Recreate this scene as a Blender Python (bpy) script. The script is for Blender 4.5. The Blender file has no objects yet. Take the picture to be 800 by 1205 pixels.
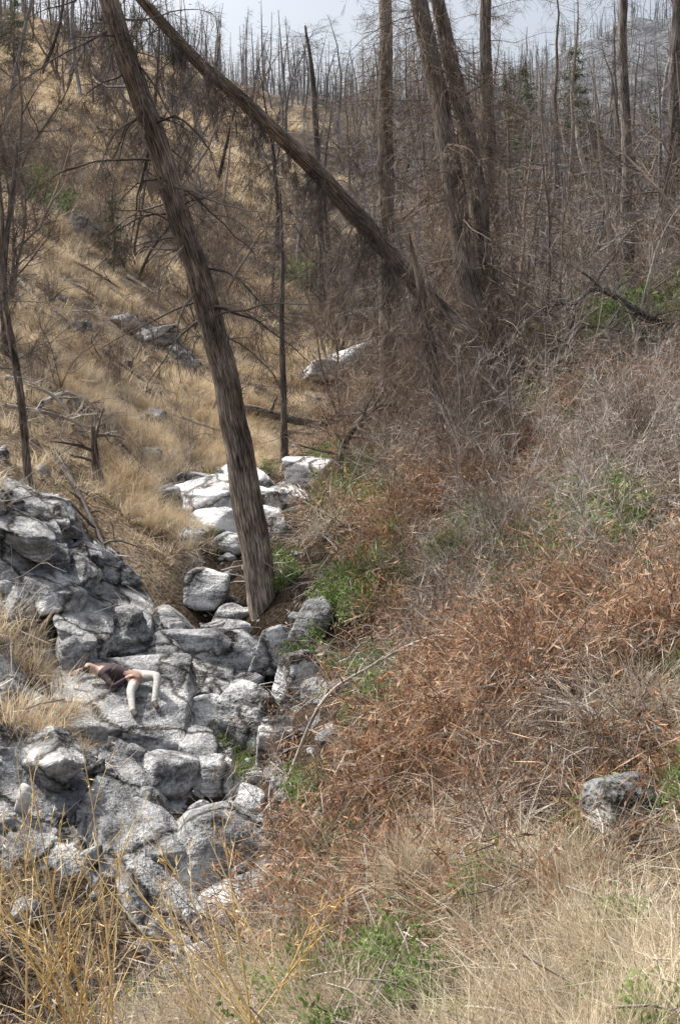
import bpy, math, random
import numpy as np
from mathutils import Vector, Matrix
from mathutils.bvhtree import BVHTree
import bmesh
random.seed(7); RNG=np.random.default_rng(7)
scene=bpy.context.scene
scene.view_settings.view_transform='Standard'; scene.view_settings.look='None'; scene.view_settings.exposure=0

# ---------------------------------------------------------------- noise
def _h(ix,iy,iz,s):
    n=(ix*374761393+iy*668265263+iz*2147483647+s*974634777)&0xffffffff
    n=((n^(n>>13))*1274126177)&0xffffffff
    n=(n^(n>>16))&0xffff
    return n/65535.0*2-1
def vnoise(p,s=0):
    p=np.asarray(p,float); i=np.floor(p).astype(np.int64); f=p-i; f=f*f*(3-2*f)
    x,y,z=i[:,0],i[:,1],i[:,2]; r=0
    for dx in (0,1):
        wx=f[:,0] if dx else 1-f[:,0]
        for dy in (0,1):
            wy=f[:,1] if dy else 1-f[:,1]
            for dz in (0,1):
                wz=f[:,2] if dz else 1-f[:,2]
                r=r+wx*wy*wz*_h(x+dx,y+dy,z+dz,s)
    return r
def fbm(p,s=0,o=4):
    p=np.asarray(p,float); r=0;a=1;t=0
    for k in range(o):
        r=r+a*vnoise(p*2**k+k*17.3,s+k); t+=a; a*=.5
    return r/t

# ---------------------------------------------------------------- mesh helpers
def make_mesh(name,V,F,mats,smooth=True,midx=None,attrs=None,link=True):
    V=np.asarray(V,np.float32); F=np.asarray(F,np.int32)
    me=bpy.data.meshes.new(name); k=F.shape[1]
    me.vertices.add(len(V)); me.vertices.foreach_set('co',V.ravel())
    me.loops.add(F.size); me.loops.foreach_set('vertex_index',F.ravel())
    me.polygons.add(len(F)); me.polygons.foreach_set('loop_start',np.arange(0,F.size,k,dtype=np.int32))
    for m in mats: me.materials.append(m)
    if midx is not None: me.polygons.foreach_set('material_index',np.asarray(midx,np.int32))
    me.update(calc_edges=True)
    me.polygons.foreach_set('use_smooth',np.full(len(F),smooth))
    if attrs:
        for n,(t,a) in attrs.items():
            at=me.attributes.new(n,t,'POINT')
            at.data.foreach_set('color' if t=='FLOAT_COLOR' else ('vector' if t=='FLOAT_VECTOR' else 'value'),np.asarray(a,np.float32).ravel())
    me.update()
    ob=bpy.data.objects.new(name,me)
    if link: scene.collection.objects.link(ob)
    return ob
_fc={}
def tube_faces(n,k):
    if (n,k) not in _fc:
        f=[]
        for i in range(n-1):
            for j in range(k):
                f.append((i*k+j,i*k+(j+1)%k,(i+1)*k+(j+1)%k,(i+1)*k+j))
        _fc[(n,k)]=np.array(f)
    return _fc[(n,k)]
class MB:
    def __init__(s): s.V=[];s.F=[];s.B=[];s.M=[];s.n=0
    def add(s,V,F,B=None,m=0):
        s.V.append(V); s.F.append(F+s.n); s.n+=len(V)
        s.B.append(V if B is None else B); s.M.append(np.full(len(F),m))
    def tube(s,P,R,k=3,m=0,bump=0,seed=0):
        P=np.asarray(P,float); R=np.asarray(R,float)
        T=np.gradient(P,axis=0); T/=np.linalg.norm(T,axis=1)[:,None]+1e-9
        md=np.abs(P[-1]-P[0]); ref=np.zeros(3); ref[np.argmin(md)]=1
        A=np.cross(T,ref); A/=np.linalg.norm(A,axis=1)[:,None]+1e-9; Bv=np.cross(T,A)
        a=np.arange(k)*2*math.pi/k; c=np.cos(a); sn=np.sin(a)
        L=np.concatenate([[0],np.cumsum(np.linalg.norm(np.diff(P,axis=0),axis=1))])
        n=len(P)
        r0=max(R.max(),.005)
        bc=np.stack([np.broadcast_to(c*r0,(n,k)),np.broadcast_to(sn*r0,(n,k)),np.broadcast_to(L[:,None],(n,k))],2).reshape(-1,3)+seed*3.1
        RR=np.broadcast_to(R[:,None],(n,k)).copy()
        if bump:
            q=bc.copy(); q[:,:2]/=r0
            q1=q*np.array([2.2,2.2,.8]); q2=q*np.array([6,6,2.2])
            RR*=1+bump*(fbm(q1,3,3)+.6*np.abs(fbm(q2,9,2))).reshape(n,k)
        V=P[:,None,:]+RR[:,:,None]*(A[:,None,:]*c[None,:,None]+Bv[:,None,:]*sn[None,:,None])
        s.add(V.reshape(-1,3),tube_faces(n,k),bc,m)
    def leaves(s,C,D,L,W,m=0):
        C=np.asarray(C);D=np.asarray(D); D=D/(np.linalg.norm(D,axis=1)[:,None]+1e-9)
        r=RNG.normal(size=C.shape); S=np.cross(D,r); S/=np.linalg.norm(S,axis=1)[:,None]+1e-9
        L=np.broadcast_to(L,(len(C),))[:,None]; W=np.broadcast_to(W,(len(C),))[:,None]
        V=np.stack([C,C+D*L*.5+S*W*.5,C+D*L,C+D*L*.5-S*W*.5],1).reshape(-1,3)
        s.add(V,np.arange(len(V)).reshape(-1,4),None,m)
    def blades(s,base,az,h,lean,w,m=0):
        N=len(base); d=np.stack([np.cos(az),np.sin(az),np.zeros(N)],1); sd=np.stack([-np.sin(az),np.cos(az),np.zeros(N)],1)
        sd=sd*np.cos(az*7)[:,None]+d*np.sin(az*7)[:,None]
        rows=[]
        for t,ww in ((0,1),(.5,.8),(1,.12)):
            c=base+d*(lean*t**1.8*h)[:,None]+np.array([0,0,1])*(h*(t-.35*np.minimum(lean,1.6)*t*t))[:,None]
            rows+= [c-sd*(w*ww/2)[:,None], c+sd*(w*ww/2)[:,None]]
        V=np.stack(rows,1).reshape(-1,3)
        i=np.arange(N)*6
        F=np.concatenate([np.stack([i+2*j,i+2*j+1,i+2*j+3,i+2*j+2],1) for j in range(2)])
        s.add(V,F,None,m)
    def obj(s,name,mats,link=True,smooth=True):
        return make_mesh(name,np.concatenate(s.V),np.concatenate(s.F),mats,smooth,np.concatenate(s.M),
            {'bc':('FLOAT_VECTOR',np.concatenate(s.B))},link)
def grow(mb,p,d,L,r,lev,rng,droop=.06,nsub=5,wob=.18,k=None,m=0,ang=(.5,1.0),sl=(.25,.55),tw=0,tl=(.12,.4),tww=.01):
    n=(4,5,7,9)[min(lev,3)]
    d=np.array(d,float); d/=np.linalg.norm(d); pts=[np.array(p,float)]; ds=[d]
    for i in range(n):
        d=d+rng.normal(size=3)*wob+np.array([0,0,-droop]); d/=np.linalg.norm(d)
        pts.append(pts[-1]+d*L/n); ds.append(d)
    R=np.linspace(r,max(r*.25,.0015),n+1)
    mb.tube(pts,R,k or (6 if r>.05 else (4 if r>.02 else 3)),m,seed=rng.random())
    if tw and lev<=1:
        q=np.array(pts); D=np.array(ds); f=rng.uniform(.15,1,tw)*n; i=np.minimum(f.astype(int),n-1); f=(f-i)[:,None]
        C=q[i]*(1-f)+q[i+1]*f; DD=D[i]+rng.normal(size=(tw,3))*.65+np.array([0,0,-droop*3])
        mb.leaves(C,DD,rng.uniform(*tl,tw),tww*rng.uniform(.6,1.3,tw),m)
    if lev>0:
        for _ in range(nsub):
            t=rng.uniform(.15,.98)*n; i=int(t); f=t-i
            q=pts[i]*(1-f)+pts[min(i+1,n)]*f; dd=ds[min(i+1,n)]
            s=np.cross(dd,rng.normal(size=3)); s/=np.linalg.norm(s)+1e-9
            a=rng.uniform(*ang)
            grow(mb,q,dd*math.cos(a)+s*math.sin(a),L*rng.uniform(*sl)*(1-.4*t/n),max(R[i]*.55,.0018),lev-1,rng,droop,nsub,wob,None,m,ang,sl,tw,tl,tww)
    return pts
def spline(P,n):
    P=np.asarray(P,float); m=len(P); t=np.linspace(0,m-1,n); i=np.clip(t.astype(int),0,m-2); f=(t-i)[:,None]
    g=lambda j:P[np.clip(j,0,m-1)]
    a,b,c,d=g(i-1),g(i),g(i+1),g(i+2)
    return .5*((2*b)+(-a+c)*f+(2*a-5*b+4*c-d)*f**2+(-a+3*b-3*c+d)*f**3)

# ---------------------------------------------------------------- materials
def nt(name):
    m=bpy.data.materials.new(name); m.use_nodes=True; t=m.node_tree; t.nodes.clear()
    o=t.nodes.new('ShaderNodeOutputMaterial'); return m,t,o
def N(t,ty,**k):
    n=t.nodes.new(ty)
    for a,b in k.items():
        if a.startswith('_'): n.inputs[a[1:].replace('_',' ')].default_value=b
        else: setattr(n,a,b)
    return n
def ramp(t,stops):
    n=t.nodes.new('ShaderNodeValToRGB'); e=n.color_ramp.elements
    while len(e)<len(stops): e.new(.5)
    for x,(p,c) in zip(e,stops): x.position=p; x.color=(*c,1)
    return n
def bark_mat(name,c0,c1,c2,bump=.6,sc=1.0):
    m,t,o=nt(name); L=t.links.new
    a=N(t,'ShaderNodeAttribute',attribute_name='bc')
    mp=N(t,'ShaderNodeMapping'); mp.inputs['Scale'].default_value=(26*sc,26*sc,3.6*sc); L(a.outputs['Vector'],mp.inputs['Vector'])
    n1=N(t,'ShaderNodeTexNoise',_Scale=1.0,_Detail=5.0,_Roughness=.72); L(mp.outputs[0],n1.inputs['Vector'])
    v=N(t,'ShaderNodeTexVoronoi',feature='DISTANCE_TO_EDGE',_Scale=.8); 
    mx=N(t,'ShaderNodeMix',data_type='VECTOR'); mx.inputs[0].default_value=.4
    L(mp.outputs[0],mx.inputs[4]); L(n1.outputs['Color'],mx.inputs[5]); L(mx.outputs[1],v.inputs['Vector'])
    n2=N(t,'ShaderNodeTexNoise',_Scale=1.3,_Detail=3.0); L(a.outputs['Vector'],n2.inputs['Vector'])
    ad=N(t,'ShaderNodeMath',operation='MULTIPLY_ADD'); ad.inputs[1].default_value=.95; L(n1.outputs[0],ad.inputs[0])
    mm=N(t,'ShaderNodeMath',operation='MULTIPLY'); mm.inputs[1].default_value=.2; L(v.outputs[0],mm.inputs[0]); L(mm.outputs[0],ad.inputs[2])
    r=ramp(t,[(.36,c0),(.5,c1),(.66,c2)]); L(ad.outputs[0],r.inputs[0])
    r2=ramp(t,[(.35,(.5,.48,.47)),(.62,(1.25,1.22,1.2))]); L(n2.outputs[0],r2.inputs[0])
    mu=N(t,'ShaderNodeMix',data_type='RGBA',blend_type='MULTIPLY'); mu.inputs[0].default_value=1
    L(r.outputs[0],mu.inputs[6]); L(r2.outputs[0],mu.inputs[7])
    b=N(t,'ShaderNodeBump',_Strength=bump,_Distance=.05); L(ad.outputs[0],b.inputs['Height'])
    p=N(t,'ShaderNodeBsdfDiffuse'); L(mu.outputs[2],p.inputs[0]); L(b.outputs[0],p.inputs['Normal'])
    L(p.outputs[0],o.inputs[0]); return m
def twig_mat(name,c0,c1):
    m,t,o=nt(name); L=t.links.new
    g=N(t,'ShaderNodeNewGeometry'); r=ramp(t,[(0,c0),(1,c1)]); L(g.outputs['Random Per Island'],r.inputs[0])
    p=N(t,'ShaderNodeBsdfDiffuse'); L(r.outputs[0],p.inputs[0]); L(p.outputs[0],o.inputs[0]); return m
def leaf_mat(name,cols,trans=.4,nscale=3.0):
    m,t,o=nt(name); L=t.links.new
    g=N(t,'ShaderNodeNewGeometry')
    n=N(t,'ShaderNodeTexNoise',_Scale=nscale,_Detail=1.0); L(g.outputs['Position'],n.inputs['Vector'])
    r2=N(t,'ShaderNodeMath',operation='MULTIPLY_ADD'); r2.inputs[1].default_value=.4; L(g.outputs['Random Per Island'],r2.inputs[0]); L(n.outputs[0],r2.inputs[2])
    s=N(t,'ShaderNodeMapRange'); s.inputs[1].default_value=.38; s.inputs[2].default_value=1.0; L(r2.outputs[0],s.inputs[0])
    r=ramp(t,[(i/(len(cols)-1),c) for i,c in enumerate(cols)]); L(s.outputs[0],r.inputs[0])
    p=N(t,'ShaderNodeBsdfDiffuse'); L(r.outputs[0],p.inputs[0])
    tr=N(t,'ShaderNodeBsdfTranslucent'); L(r.outputs[0],tr.inputs[0])
    mx=N(t,'ShaderNodeMixShader'); mx.inputs[0].default_value=trans; L(p.outputs[0],mx.inputs[1]); L(tr.outputs[0],mx.inputs[2])
    L(mx.outputs[0],o.inputs[0]); return m
def rock_nodes(t,vec,dark=1.0,spk=.25):
    L=t.links.new
    n1=N(t,'ShaderNodeTexNoise',_Scale=1.5,_Detail=5.0,_Roughness=.66); L(vec,n1.inputs['Vector'])
    mp=N(t,'ShaderNodeMapping'); mp.inputs['Rotation'].default_value=(.5,.35,.5); mp.inputs['Scale'].default_value=(1.2,1.2,8); L(vec,mp.inputs[0])
    n2=N(t,'ShaderNodeTexNoise',_Scale=1.0,_Detail=3.0,_Roughness=.6,_Distortion=.6); L(mp.outputs[0],n2.inputs['Vector'])
    n3=N(t,'ShaderNodeTexNoise',_Scale=24.0,_Detail=2.0,_Roughness=.7); L(vec,n3.inputs['Vector'])
    v=N(t,'ShaderNodeTexVoronoi',feature='DISTANCE_TO_EDGE',_Scale=1.25)
    mx=N(t,'ShaderNodeMix',data_type='VECTOR'); mx.inputs[0].default_value=.4; L(vec,mx.inputs[4]); L(n1.outputs['Color'],mx.inputs[5]); L(mx.outputs[1],v.inputs['Vector'])
    d=dark; q=lambda c: tuple(min(.82,x*d) for x in c)
    r=ramp(t,[(.36,q((.05,.05,.05))),(.44,q((.17,.172,.176))),(.53,q((.36,.363,.365))),(.64,q((.66,.655,.64)))])
    s=N(t,'ShaderNodeMath',operation='ADD'); 
    a=N(t,'ShaderNodeMath',operation='MULTIPLY'); a.inputs[1].default_value=.6; L(n1.outputs[0],a.inputs[0])
    b=N(t,'ShaderNodeMath',operation='MULTIPLY'); b.inputs[1].default_value=.4; L(n2.outputs[0],b.inputs[0])
    L(a.outputs[0],s.inputs[0]); L(b.outputs[0],s.inputs[1]); 
    s2=N(t,'ShaderNodeMath',operation='MULTIPLY_ADD'); s2.inputs[1].default_value=spk; L(n3.outputs[0],s2.inputs[0])
    s3=N(t,'ShaderNodeMath',operation='SUBTRACT'); s3.inputs[1].default_value=spk*.5; L(s.outputs[0],s3.inputs[0]); L(s3.outputs[0],s2.inputs[2])
    L(s2.outputs[0],r.inputs[0])
    cr=ramp(t,[(0,(.08,.07,.06)),(.02,(.42,.4,.38)),(.05,(1,1,1))]); L(v.outputs[0],cr.inputs[0])
    mu=N(t,'ShaderNodeMix',data_type='RGBA',blend_type='MULTIPLY'); mu.inputs[0].default_value=.9; L(r.outputs[0],mu.inputs[6]); L(cr.outputs[0],mu.inputs[7])
    hv=N(t,'ShaderNodeMath',operation='MINIMUM'); hv.inputs[1].default_value=.05; L(v.outputs[0],hv.inputs[0])
    h=N(t,'ShaderNodeMath',operation='MULTIPLY_ADD'); h.inputs[1].default_value=4.0; L(hv.outputs[0],h.inputs[0]); L(s2.outputs[0],h.inputs[2])
    bp=N(t,'ShaderNodeBump',_Strength=1.0,_Distance=.14); L(h.outputs[0],bp.inputs['Height'])
    p=N(t,'ShaderNodeBsdfDiffuse'); L(mu.outputs[2],p.inputs[0]); L(bp.outputs[0],p.inputs['Normal'])
    return p
def rock_mat(name,dark=1.0,spk=.2):
    m,t,o=nt(name); g=N(t,'ShaderNodeNewGeometry'); p=rock_nodes(t,g.outputs['Position'],dark,spk); t.links.new(p.outputs[0],o.inputs[0]); return m
def ground_mat():
    m,t,o=nt('hillside_ground'); L=t.links.new
    g=N(t,'ShaderNodeNewGeometry'); pos=g.outputs['Position']
    c=N(t,'ShaderNodeAttribute',attribute_name='Col')
    n1=N(t,'ShaderNodeTexNoise',_Scale=.9,_Detail=5.0,_Roughness=.72); L(pos,n1.inputs['Vector'])
    n2=N(t,'ShaderNodeTexNoise',_Scale=14.0,_Detail=3.0,_Roughness=.75); L(pos,n2.inputs['Vector'])
    r1=ramp(t,[(.3,(.3,.28,.27)),(.5,(.85,.83,.8)),(.7,(1.35,1.33,1.3))]); L(n1.outputs[0],r1.inputs[0])
    r2=ramp(t,[(.33,(.25,.22,.2)),(.5,(.9,.9,.9)),(.68,(1.6,1.55,1.5))]); L(n2.outputs[0],r2.inputs[0])
    m1=N(t,'ShaderNodeMix',data_type='RGBA',blend_type='MULTIPLY'); m1.inputs[0].default_value=1; L(c.outputs['Color'],m1.inputs[6]); L(r1.outputs[0],m1.inputs[7])
    m2=N(t,'ShaderNodeMix',data_type='RGBA',blend_type='MULTIPLY'); m2.inputs[0].default_value=1; L(m1.outputs[2],m2.inputs[6]); L(r2.outputs[0],m2.inputs[7])
    ad=N(t,'ShaderNodeMath',operation='ADD'); L(n1.outputs[0],ad.inputs[0]); L(n2.outputs[0],ad.inputs[1])
    b=N(t,'ShaderNodeBump',_Strength=1.0,_Distance=.15); L(ad.outputs[0],b.inputs['Height'])
    p=N(t,'ShaderNodeBsdfDiffuse'); L(m2.outputs[2],p.inputs[0]); L(b.outputs[0],p.inputs['Normal'])
    rk=rock_nodes(t,pos,.85,.18)
    ra=N(t,'ShaderNodeAttribute',attribute_name='rock')
    sub=N(t,'ShaderNodeMath',operation='MULTIPLY_ADD'); sub.inputs[1].default_value=.9; L(n1.outputs[0],sub.inputs[0]); L(ra.outputs['Fac'],sub.inputs[2])
    rr=ramp(t,[(.84,(0,0,0)),(.9,(1,1,1))]); L(sub.outputs[0],rr.inputs[0])
    mx=N(t,'ShaderNodeMixShader'); L(rr.outputs[0],mx.inputs[0]); L(p.outputs[0],mx.inputs[1]); L(rk.outputs[0],mx.inputs[2])
    L(mx.outputs[0],o.inputs[0]); return m
def plain(name,c,rough=.8,var=.25,sc=30):
    m,t,o=nt(name); L=t.links.new; n=N(t,'ShaderNodeTexNoise',_Scale=float(sc),_Detail=4.0)
    g=N(t,'ShaderNodeNewGeometry'); L(g.outputs['Position'],n.inputs['Vector'])
    r=ramp(t,[(.3,tuple(x*(1-var) for x in c)),(.7,tuple(min(1,x*(1+var)) for x in c))]); L(n.outputs[0],r.inputs[0])
    b=N(t,'ShaderNodeBump',_Strength=.4,_Distance=.02); L(n.outputs[0],b.inputs['Height'])
    p=N(t,'ShaderNodeBsdfPrincipled',_Roughness=rough); L(r.outputs[0],p.inputs['Base Color']); L(b.outputs[0],p.inputs['Normal']); L(p.outputs[0],o.inputs[0]); return m

M_bark=bark_mat('bark_brown',(.05,.038,.03),(.23,.19,.16),(.54,.48,.42),.9)
M_bark2=bark_mat('bark_grey',(.06,.052,.046),(.22,.196,.175),(.46,.42,.38),.9)
M_burn=twig_mat('burned_wood',(.05,.043,.04),(.2,.175,.16))
M_burnb=bark_mat('bark_burned',(.03,.026,.025),(.13,.117,.11),(.29,.265,.25),.5,.6)
M_far_haze=twig_mat('far_wood_hazed',(.15,.145,.15),(.32,.31,.315))  # lighter and bluer than near wood: air haze put into the colour
M_twig=twig_mat('twig_grey',(.2,.17,.15),(.6,.55,.5))
M_twigb=twig_mat('twig_brown',(.1,.077,.062),(.38,.31,.255))
M_stem=twig_mat('fern_stem',(.13,.075,.045),(.55,.4,.28))
M_dead=bark_mat('dead_wood',(.2,.18,.16),(.48,.45,.41),(.72,.68,.63),.4)
M_straw=leaf_mat('straw_grass',[(.3,.22,.135),(.6,.475,.32),(.79,.67,.49),(.86,.78,.63)],.35,.6)
M_pale=leaf_mat('pale_grass',[(.22,.165,.11),(.56,.47,.34),(.86,.78,.61)],.35,1.5)
M_red=leaf_mat('dead_fern',[(.08,.04,.025),(.26,.135,.078),(.44,.255,.155),(.64,.46,.32)],.35,.7)
M_brown=leaf_mat('dry_brush_leaf',[(.08,.056,.04),(.26,.195,.14),(.5,.41,.31),(.72,.63,.5)],.3,.7)
M_green=leaf_mat('green_leaf',[(.06,.1,.03),(.11,.18,.05),(.2,.29,.09),(.38,.47,.2)],.45,2.0)
M_dkgreen=leaf_mat('conifer_needles',[(.035,.055,.03),(.06,.09,.045),(.1,.13,.07)],.25,.5)
M_stalk=leaf_mat('yellow_stalk',[(.55,.37,.15),(.75,.56,.27),(.85,.72,.45)],.1,3.0)
M_rock=rock_mat('granite_rock',1.3); M_rockd=rock_mat('dark_rock',.7); M_ledge=rock_mat('bedrock',.9); M_white=rock_mat('pale_granite_glare',3.0,.15)  # last one: pale rock, with blown-out sun glare put into its whiter colour
M_ground=ground_mat()

# ---------------------------------------------------------------- terrain
CP=np.array([
(0,0,-1.6),(0,-8,-1.0),(-8,-6,-3),(8,-6,.5),(0,-60,3),(-60,-40,8),(60,-40,12),(3,0,-1.2),
(1.08,3.5,-2.2),(0,4.5,-2.85),(-1.2,4,-3.4),(-2,6,-4.5),(-2,2,-3.5),(-4,5,-5.3),(-4,3,-5.2),(-2.8,9,-5.5),
(2.15,7,-2.58),(3.7,12,-2.58),(6.1,20,-1.23),(9.2,30,.46),(15.4,50,5.4),
(-.77,10,-5.15),(-1.2,12,-4.98),(-1.15,15,-4.75),(-2,20,-4.35),(-2.7,26,-3.7),(-1.8,33,-2.8),(0,42,-.97),(.8,50,.77),(-2.2,70,6.5),(-4.6,100,16.9),(-7.5,140,31),
(-3.1,10,-5.2),(-3.5,11.5,-4.7),(-3.46,15,-4.65),(-4.15,13.5,-4.1),(-5,19,-2.9),(-5.5,18,-2.3),(-3.8,20,-3.7),(-2.5,19,-4.6),(-2.7,15,-4.8),(-3.0,14.2,-4.8),
(-5.8,25,-1.54),(-8.6,28,.43),(-6.7,35,.54),(-12.9,42,5.5),(-8.5,55,5.9),(-20,65,14.5),(-13.8,90,18.7),(-31,100,27.7),(-17,150,37),(-25,150,40),
(-1.3,19,-3.95),(0,8,-3.9),(-.44,11.5,-4.35),(.48,12.5,-3.75),(0,18,-3.88),(1.04,9,-3.3),(1.7,11,-3.2),(2.15,14,-3.0),(1.54,20,-2.8),(3.27,17,-2.35),
(3.5,27,-1.04),(7.6,33,.5),(6.9,45,2.4),(13.8,60,6.5),(13,85,12.4),(20.8,90,13),(5.8,75,9.8),(10,130,27),(22,130,24),
(24,320,73),(49,320,77),(60,320,84),(71,320,90),(79,320,95),(84,320,99),(97,320,98),(120,320,104),(60,200,40),(0,200,44),(10,500,60),(120,500,80),(-60,320,75),(-150,300,100),(-100,500,80),
(-7,6,-3.2),(-10,12,-.8),(-16,22,2.5),(-30,40,12),(-60,60,30),(-120,120,60),(-200,200,90),(-8,8,-2.2),
(4,5,-1.6),(7,10,-1.2),(12,18,1),(20,30,4.5),(40,50,12),(80,80,25),(150,150,45),(220,300,110),(200,-100,40),(-200,-100,40),(0,-300,20)],float)
def _U(r): r=np.maximum(r,1e-6); return r*r*np.log(r)
_P=CP[:,:2]/30.
_n=len(_P); _K=_U(np.linalg.norm(_P[:,None]-_P[None],axis=2))+np.eye(_n)*2e-4
_A=np.zeros((_n+3,_n+3)); _A[:_n,:_n]=_K; _A[:_n,_n]=1; _A[:_n,_n+1:]=_P; _A[_n,:_n]=1; _A[_n+1:,:_n]=_P.T
_w=np.linalg.solve(_A,np.concatenate([CP[:,2],[0,0,0]]))
def H0(x,y):
    q=np.stack([x,y],1)/30.; out=np.zeros(len(q))
    for s in range(0,len(q),40000):
        qq=q[s:s+40000]; out[s:s+40000]=_U(np.linalg.norm(qq[:,None]-_P[None],axis=2))@_w[:_n]+_w[_n]+qq@_w[_n+1:]
    return out
SX=np.array([(-4.2,2),(-3.4,7),(-1.9,9),(-.95,10.5),(-1.2,12),(-1.2,15),(-2,20),(-2.7,26),(-1.8,33),(0,42),(.8,50),(-2.2,70)])
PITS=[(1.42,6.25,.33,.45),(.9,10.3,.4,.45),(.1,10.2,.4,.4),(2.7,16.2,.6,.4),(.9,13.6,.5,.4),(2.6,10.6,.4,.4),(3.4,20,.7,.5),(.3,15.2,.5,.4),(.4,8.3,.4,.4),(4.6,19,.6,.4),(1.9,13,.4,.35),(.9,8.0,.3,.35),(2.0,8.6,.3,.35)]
def stream_x(y): return np.interp(y,SX[:,1],SX[:,0])
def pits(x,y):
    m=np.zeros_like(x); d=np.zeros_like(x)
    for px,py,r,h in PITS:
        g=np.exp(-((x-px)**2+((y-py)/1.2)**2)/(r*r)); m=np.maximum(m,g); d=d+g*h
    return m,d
def outcrop_mask(x,y):
    m=np.zeros_like(x)
    for cx,cy,rx,ry,a in [(-4.3,17.2,1.5,3.0,.35),(-3.2,14.5,1.3,2.6,.3),(-3.0,12.2,1.2,1.5,0),(-2.2,16.8,.8,2.6,.3)]:
        c,s=math.cos(a),math.sin(a); dx=x-cx; dy=y-cy; u=dx*c+dy*s; v=-dx*s+dy*c
        m=np.maximum(m,1.25-np.sqrt((u/rx)**2+(v/ry)**2))
    return np.clip(m*2,0,1)
def H(x,y):
    x=np.atleast_1d(np.asarray(x,float)); y=np.atleast_1d(np.asarray(y,float))
    d=np.hypot(x,y); z=H0(x,y); o=np.zeros_like(x)
    a=np.clip(.07+.006*d,0,1.2)
    z=z+a*1.2*fbm(np.stack([x/3.2,y/3.2,o],1),5,4)
    z=z+np.clip(d-40,0,300)*.012*fbm(np.stack([x/22,y/22,o],1),15,4)
    z=z+.05*fbm(np.stack([x*1.9,y*1.9,o],1),25,3)
    sx=stream_x(y)
    z=z+np.clip((x-sx)/2,0,1)*np.clip((y-5)/3,0,1)*.62*fbm(np.stack([x/1.1,y/1.1,o],1),33,2)
    z=z-.5*np.exp(-((x-sx)/.85)**2)*np.clip((y-8)/2,0,1)*np.clip((24-y)/4,0,1)
    z=z-pits(x,y)[1]
    om=outcrop_mask(x,y); u=x*.93+y*.37; v=-x*.37+y*.93
    uu=u*1.0+.6*fbm(np.stack([u,v,o],1),71,2); st=np.abs((uu%1)-.5)*2
    vv=v*.4+np.floor(uu)*.37; s2=np.abs((vv%1)-.5)*2
    z=z+om*(.16*_h(np.floor(uu).astype(np.int64),np.floor(vv).astype(np.int64),np.zeros(len(x),np.int64),4)-.18*np.clip(st-.86,0,.14)*7-.12*np.clip(s2-.92,0,.08)*12+.06*fbm(np.stack([u*2,v*1.0,o],1),72,3))
    return z
def slab_mask(x,y):
    m=np.zeros_like(x)
    for cx,cy,r in [(-2.6,25.0,1.3),(-1.6,26.5,1.0),(.6,44,1.6),(3.2,46,1.4),(-6.2,38,1.3),(9,33,1.3)]:
        m=np.maximum(m,1.2-np.hypot(x-cx,(y-cy)/1.3)/r)
    return np.clip(m*2.5,0,1)
def streammask(x,y):
    w=np.interp(y,[5,10,15,25,40,60],[.6,.6,.7,.4,.4,.4])
    return np.clip(1.5-np.abs(x-stream_x(y))/w,0,1)*(y>4)*np.clip((27-y)/6,0,1)
def rockmask(x,y):
    return np.maximum(np.maximum(streammask(x,y)*.75,outcrop_mask(x,y)),slab_mask(x,y))
def redmask(x,y):
    m=np.full_like(x,.12)
    for cx,cy,r in [(1.5,9.3,1.8),(.9,11,1.0),(2.1,20.5,2.0),(6.6,22.5,2.2),(1.2,16.5,1.1),(3.4,11.5,1.2),(4.5,27,1.6)]:
        m=np.maximum(m,1.3-np.hypot(x-cx,y-cy)/r)
    return np.clip(m*1.3,0,1)
def bankmask(x,y):
    t=(x-stream_x(y)); return np.clip(1.3-np.abs(t-1.0)/.85,0,1)*(y>9.3)*(y<29)
na=640; nr=800
u=np.linspace(-1,1,na,endpoint=False); th=np.sign(u)*(np.abs(u)*.40+.60*np.abs(u)**3.4)*math.pi
rad=np.concatenate([[.02],np.geomspace(.4,900,nr-1)])
TH,RD=np.meshgrid(th,rad); X=(RD*np.sin(TH)).ravel(); Y=(RD*np.cos(TH)).ravel()-1.0
Z=H(X,Y)
rk=np.maximum(streammask(X,Y)*.35,np.maximum(outcrop_mask(X,Y)*.75,slab_mask(X,Y)))
side=np.clip((X-stream_x(Y))/2.0+.5,0,1)
nz=fbm(np.stack([X/4,Y/4,X*0],1),40,4)
gold=np.array([.42,.34,.25]); red=np.array([.11,.073,.053]); soil=np.array([.065,.051,.041]); far=np.array([.22,.2,.18]); straw=np.array([.3,.24,.17]); grey=np.array([.19,.15,.117])
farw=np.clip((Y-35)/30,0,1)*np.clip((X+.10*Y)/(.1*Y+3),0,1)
rm=redmask(X,Y)[:,None]; rc=red*rm+grey*(1-rm)
col=gold[None]*(1-side[:,None])+rc*side[:,None]
fg=np.clip((8-Y)/3,0,1)*side; col=col*(1-fg[:,None])+straw*fg[:,None]
bare=np.clip((fbm(np.stack([X/2.3,Y/2.3,X*0],1),44,3)-.12)*5,0,1)*(1-side)*(Y<70)*.7
col=col*(1-bare[:,None])+np.array([.22,.185,.15])*bare[:,None]
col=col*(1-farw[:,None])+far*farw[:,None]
haze_w=np.clip((Y-150)/120,0,1); col=col*(1-haze_w[:,None])+np.array([.21,.23,.26])*haze_w[:,None]  # distance haze mixed into the ground colour as blue-grey
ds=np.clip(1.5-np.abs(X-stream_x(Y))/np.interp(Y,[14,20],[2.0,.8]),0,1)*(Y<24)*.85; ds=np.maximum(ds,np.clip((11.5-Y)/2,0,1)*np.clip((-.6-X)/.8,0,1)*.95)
ds=np.maximum(np.maximum(ds,outcrop_mask(X,Y)*.8),np.maximum(pits(X,Y)[0]*.9,bankmask(X,Y)*.85))  # soil tone; inside the pits it also paints in the shade of the hollows
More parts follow.
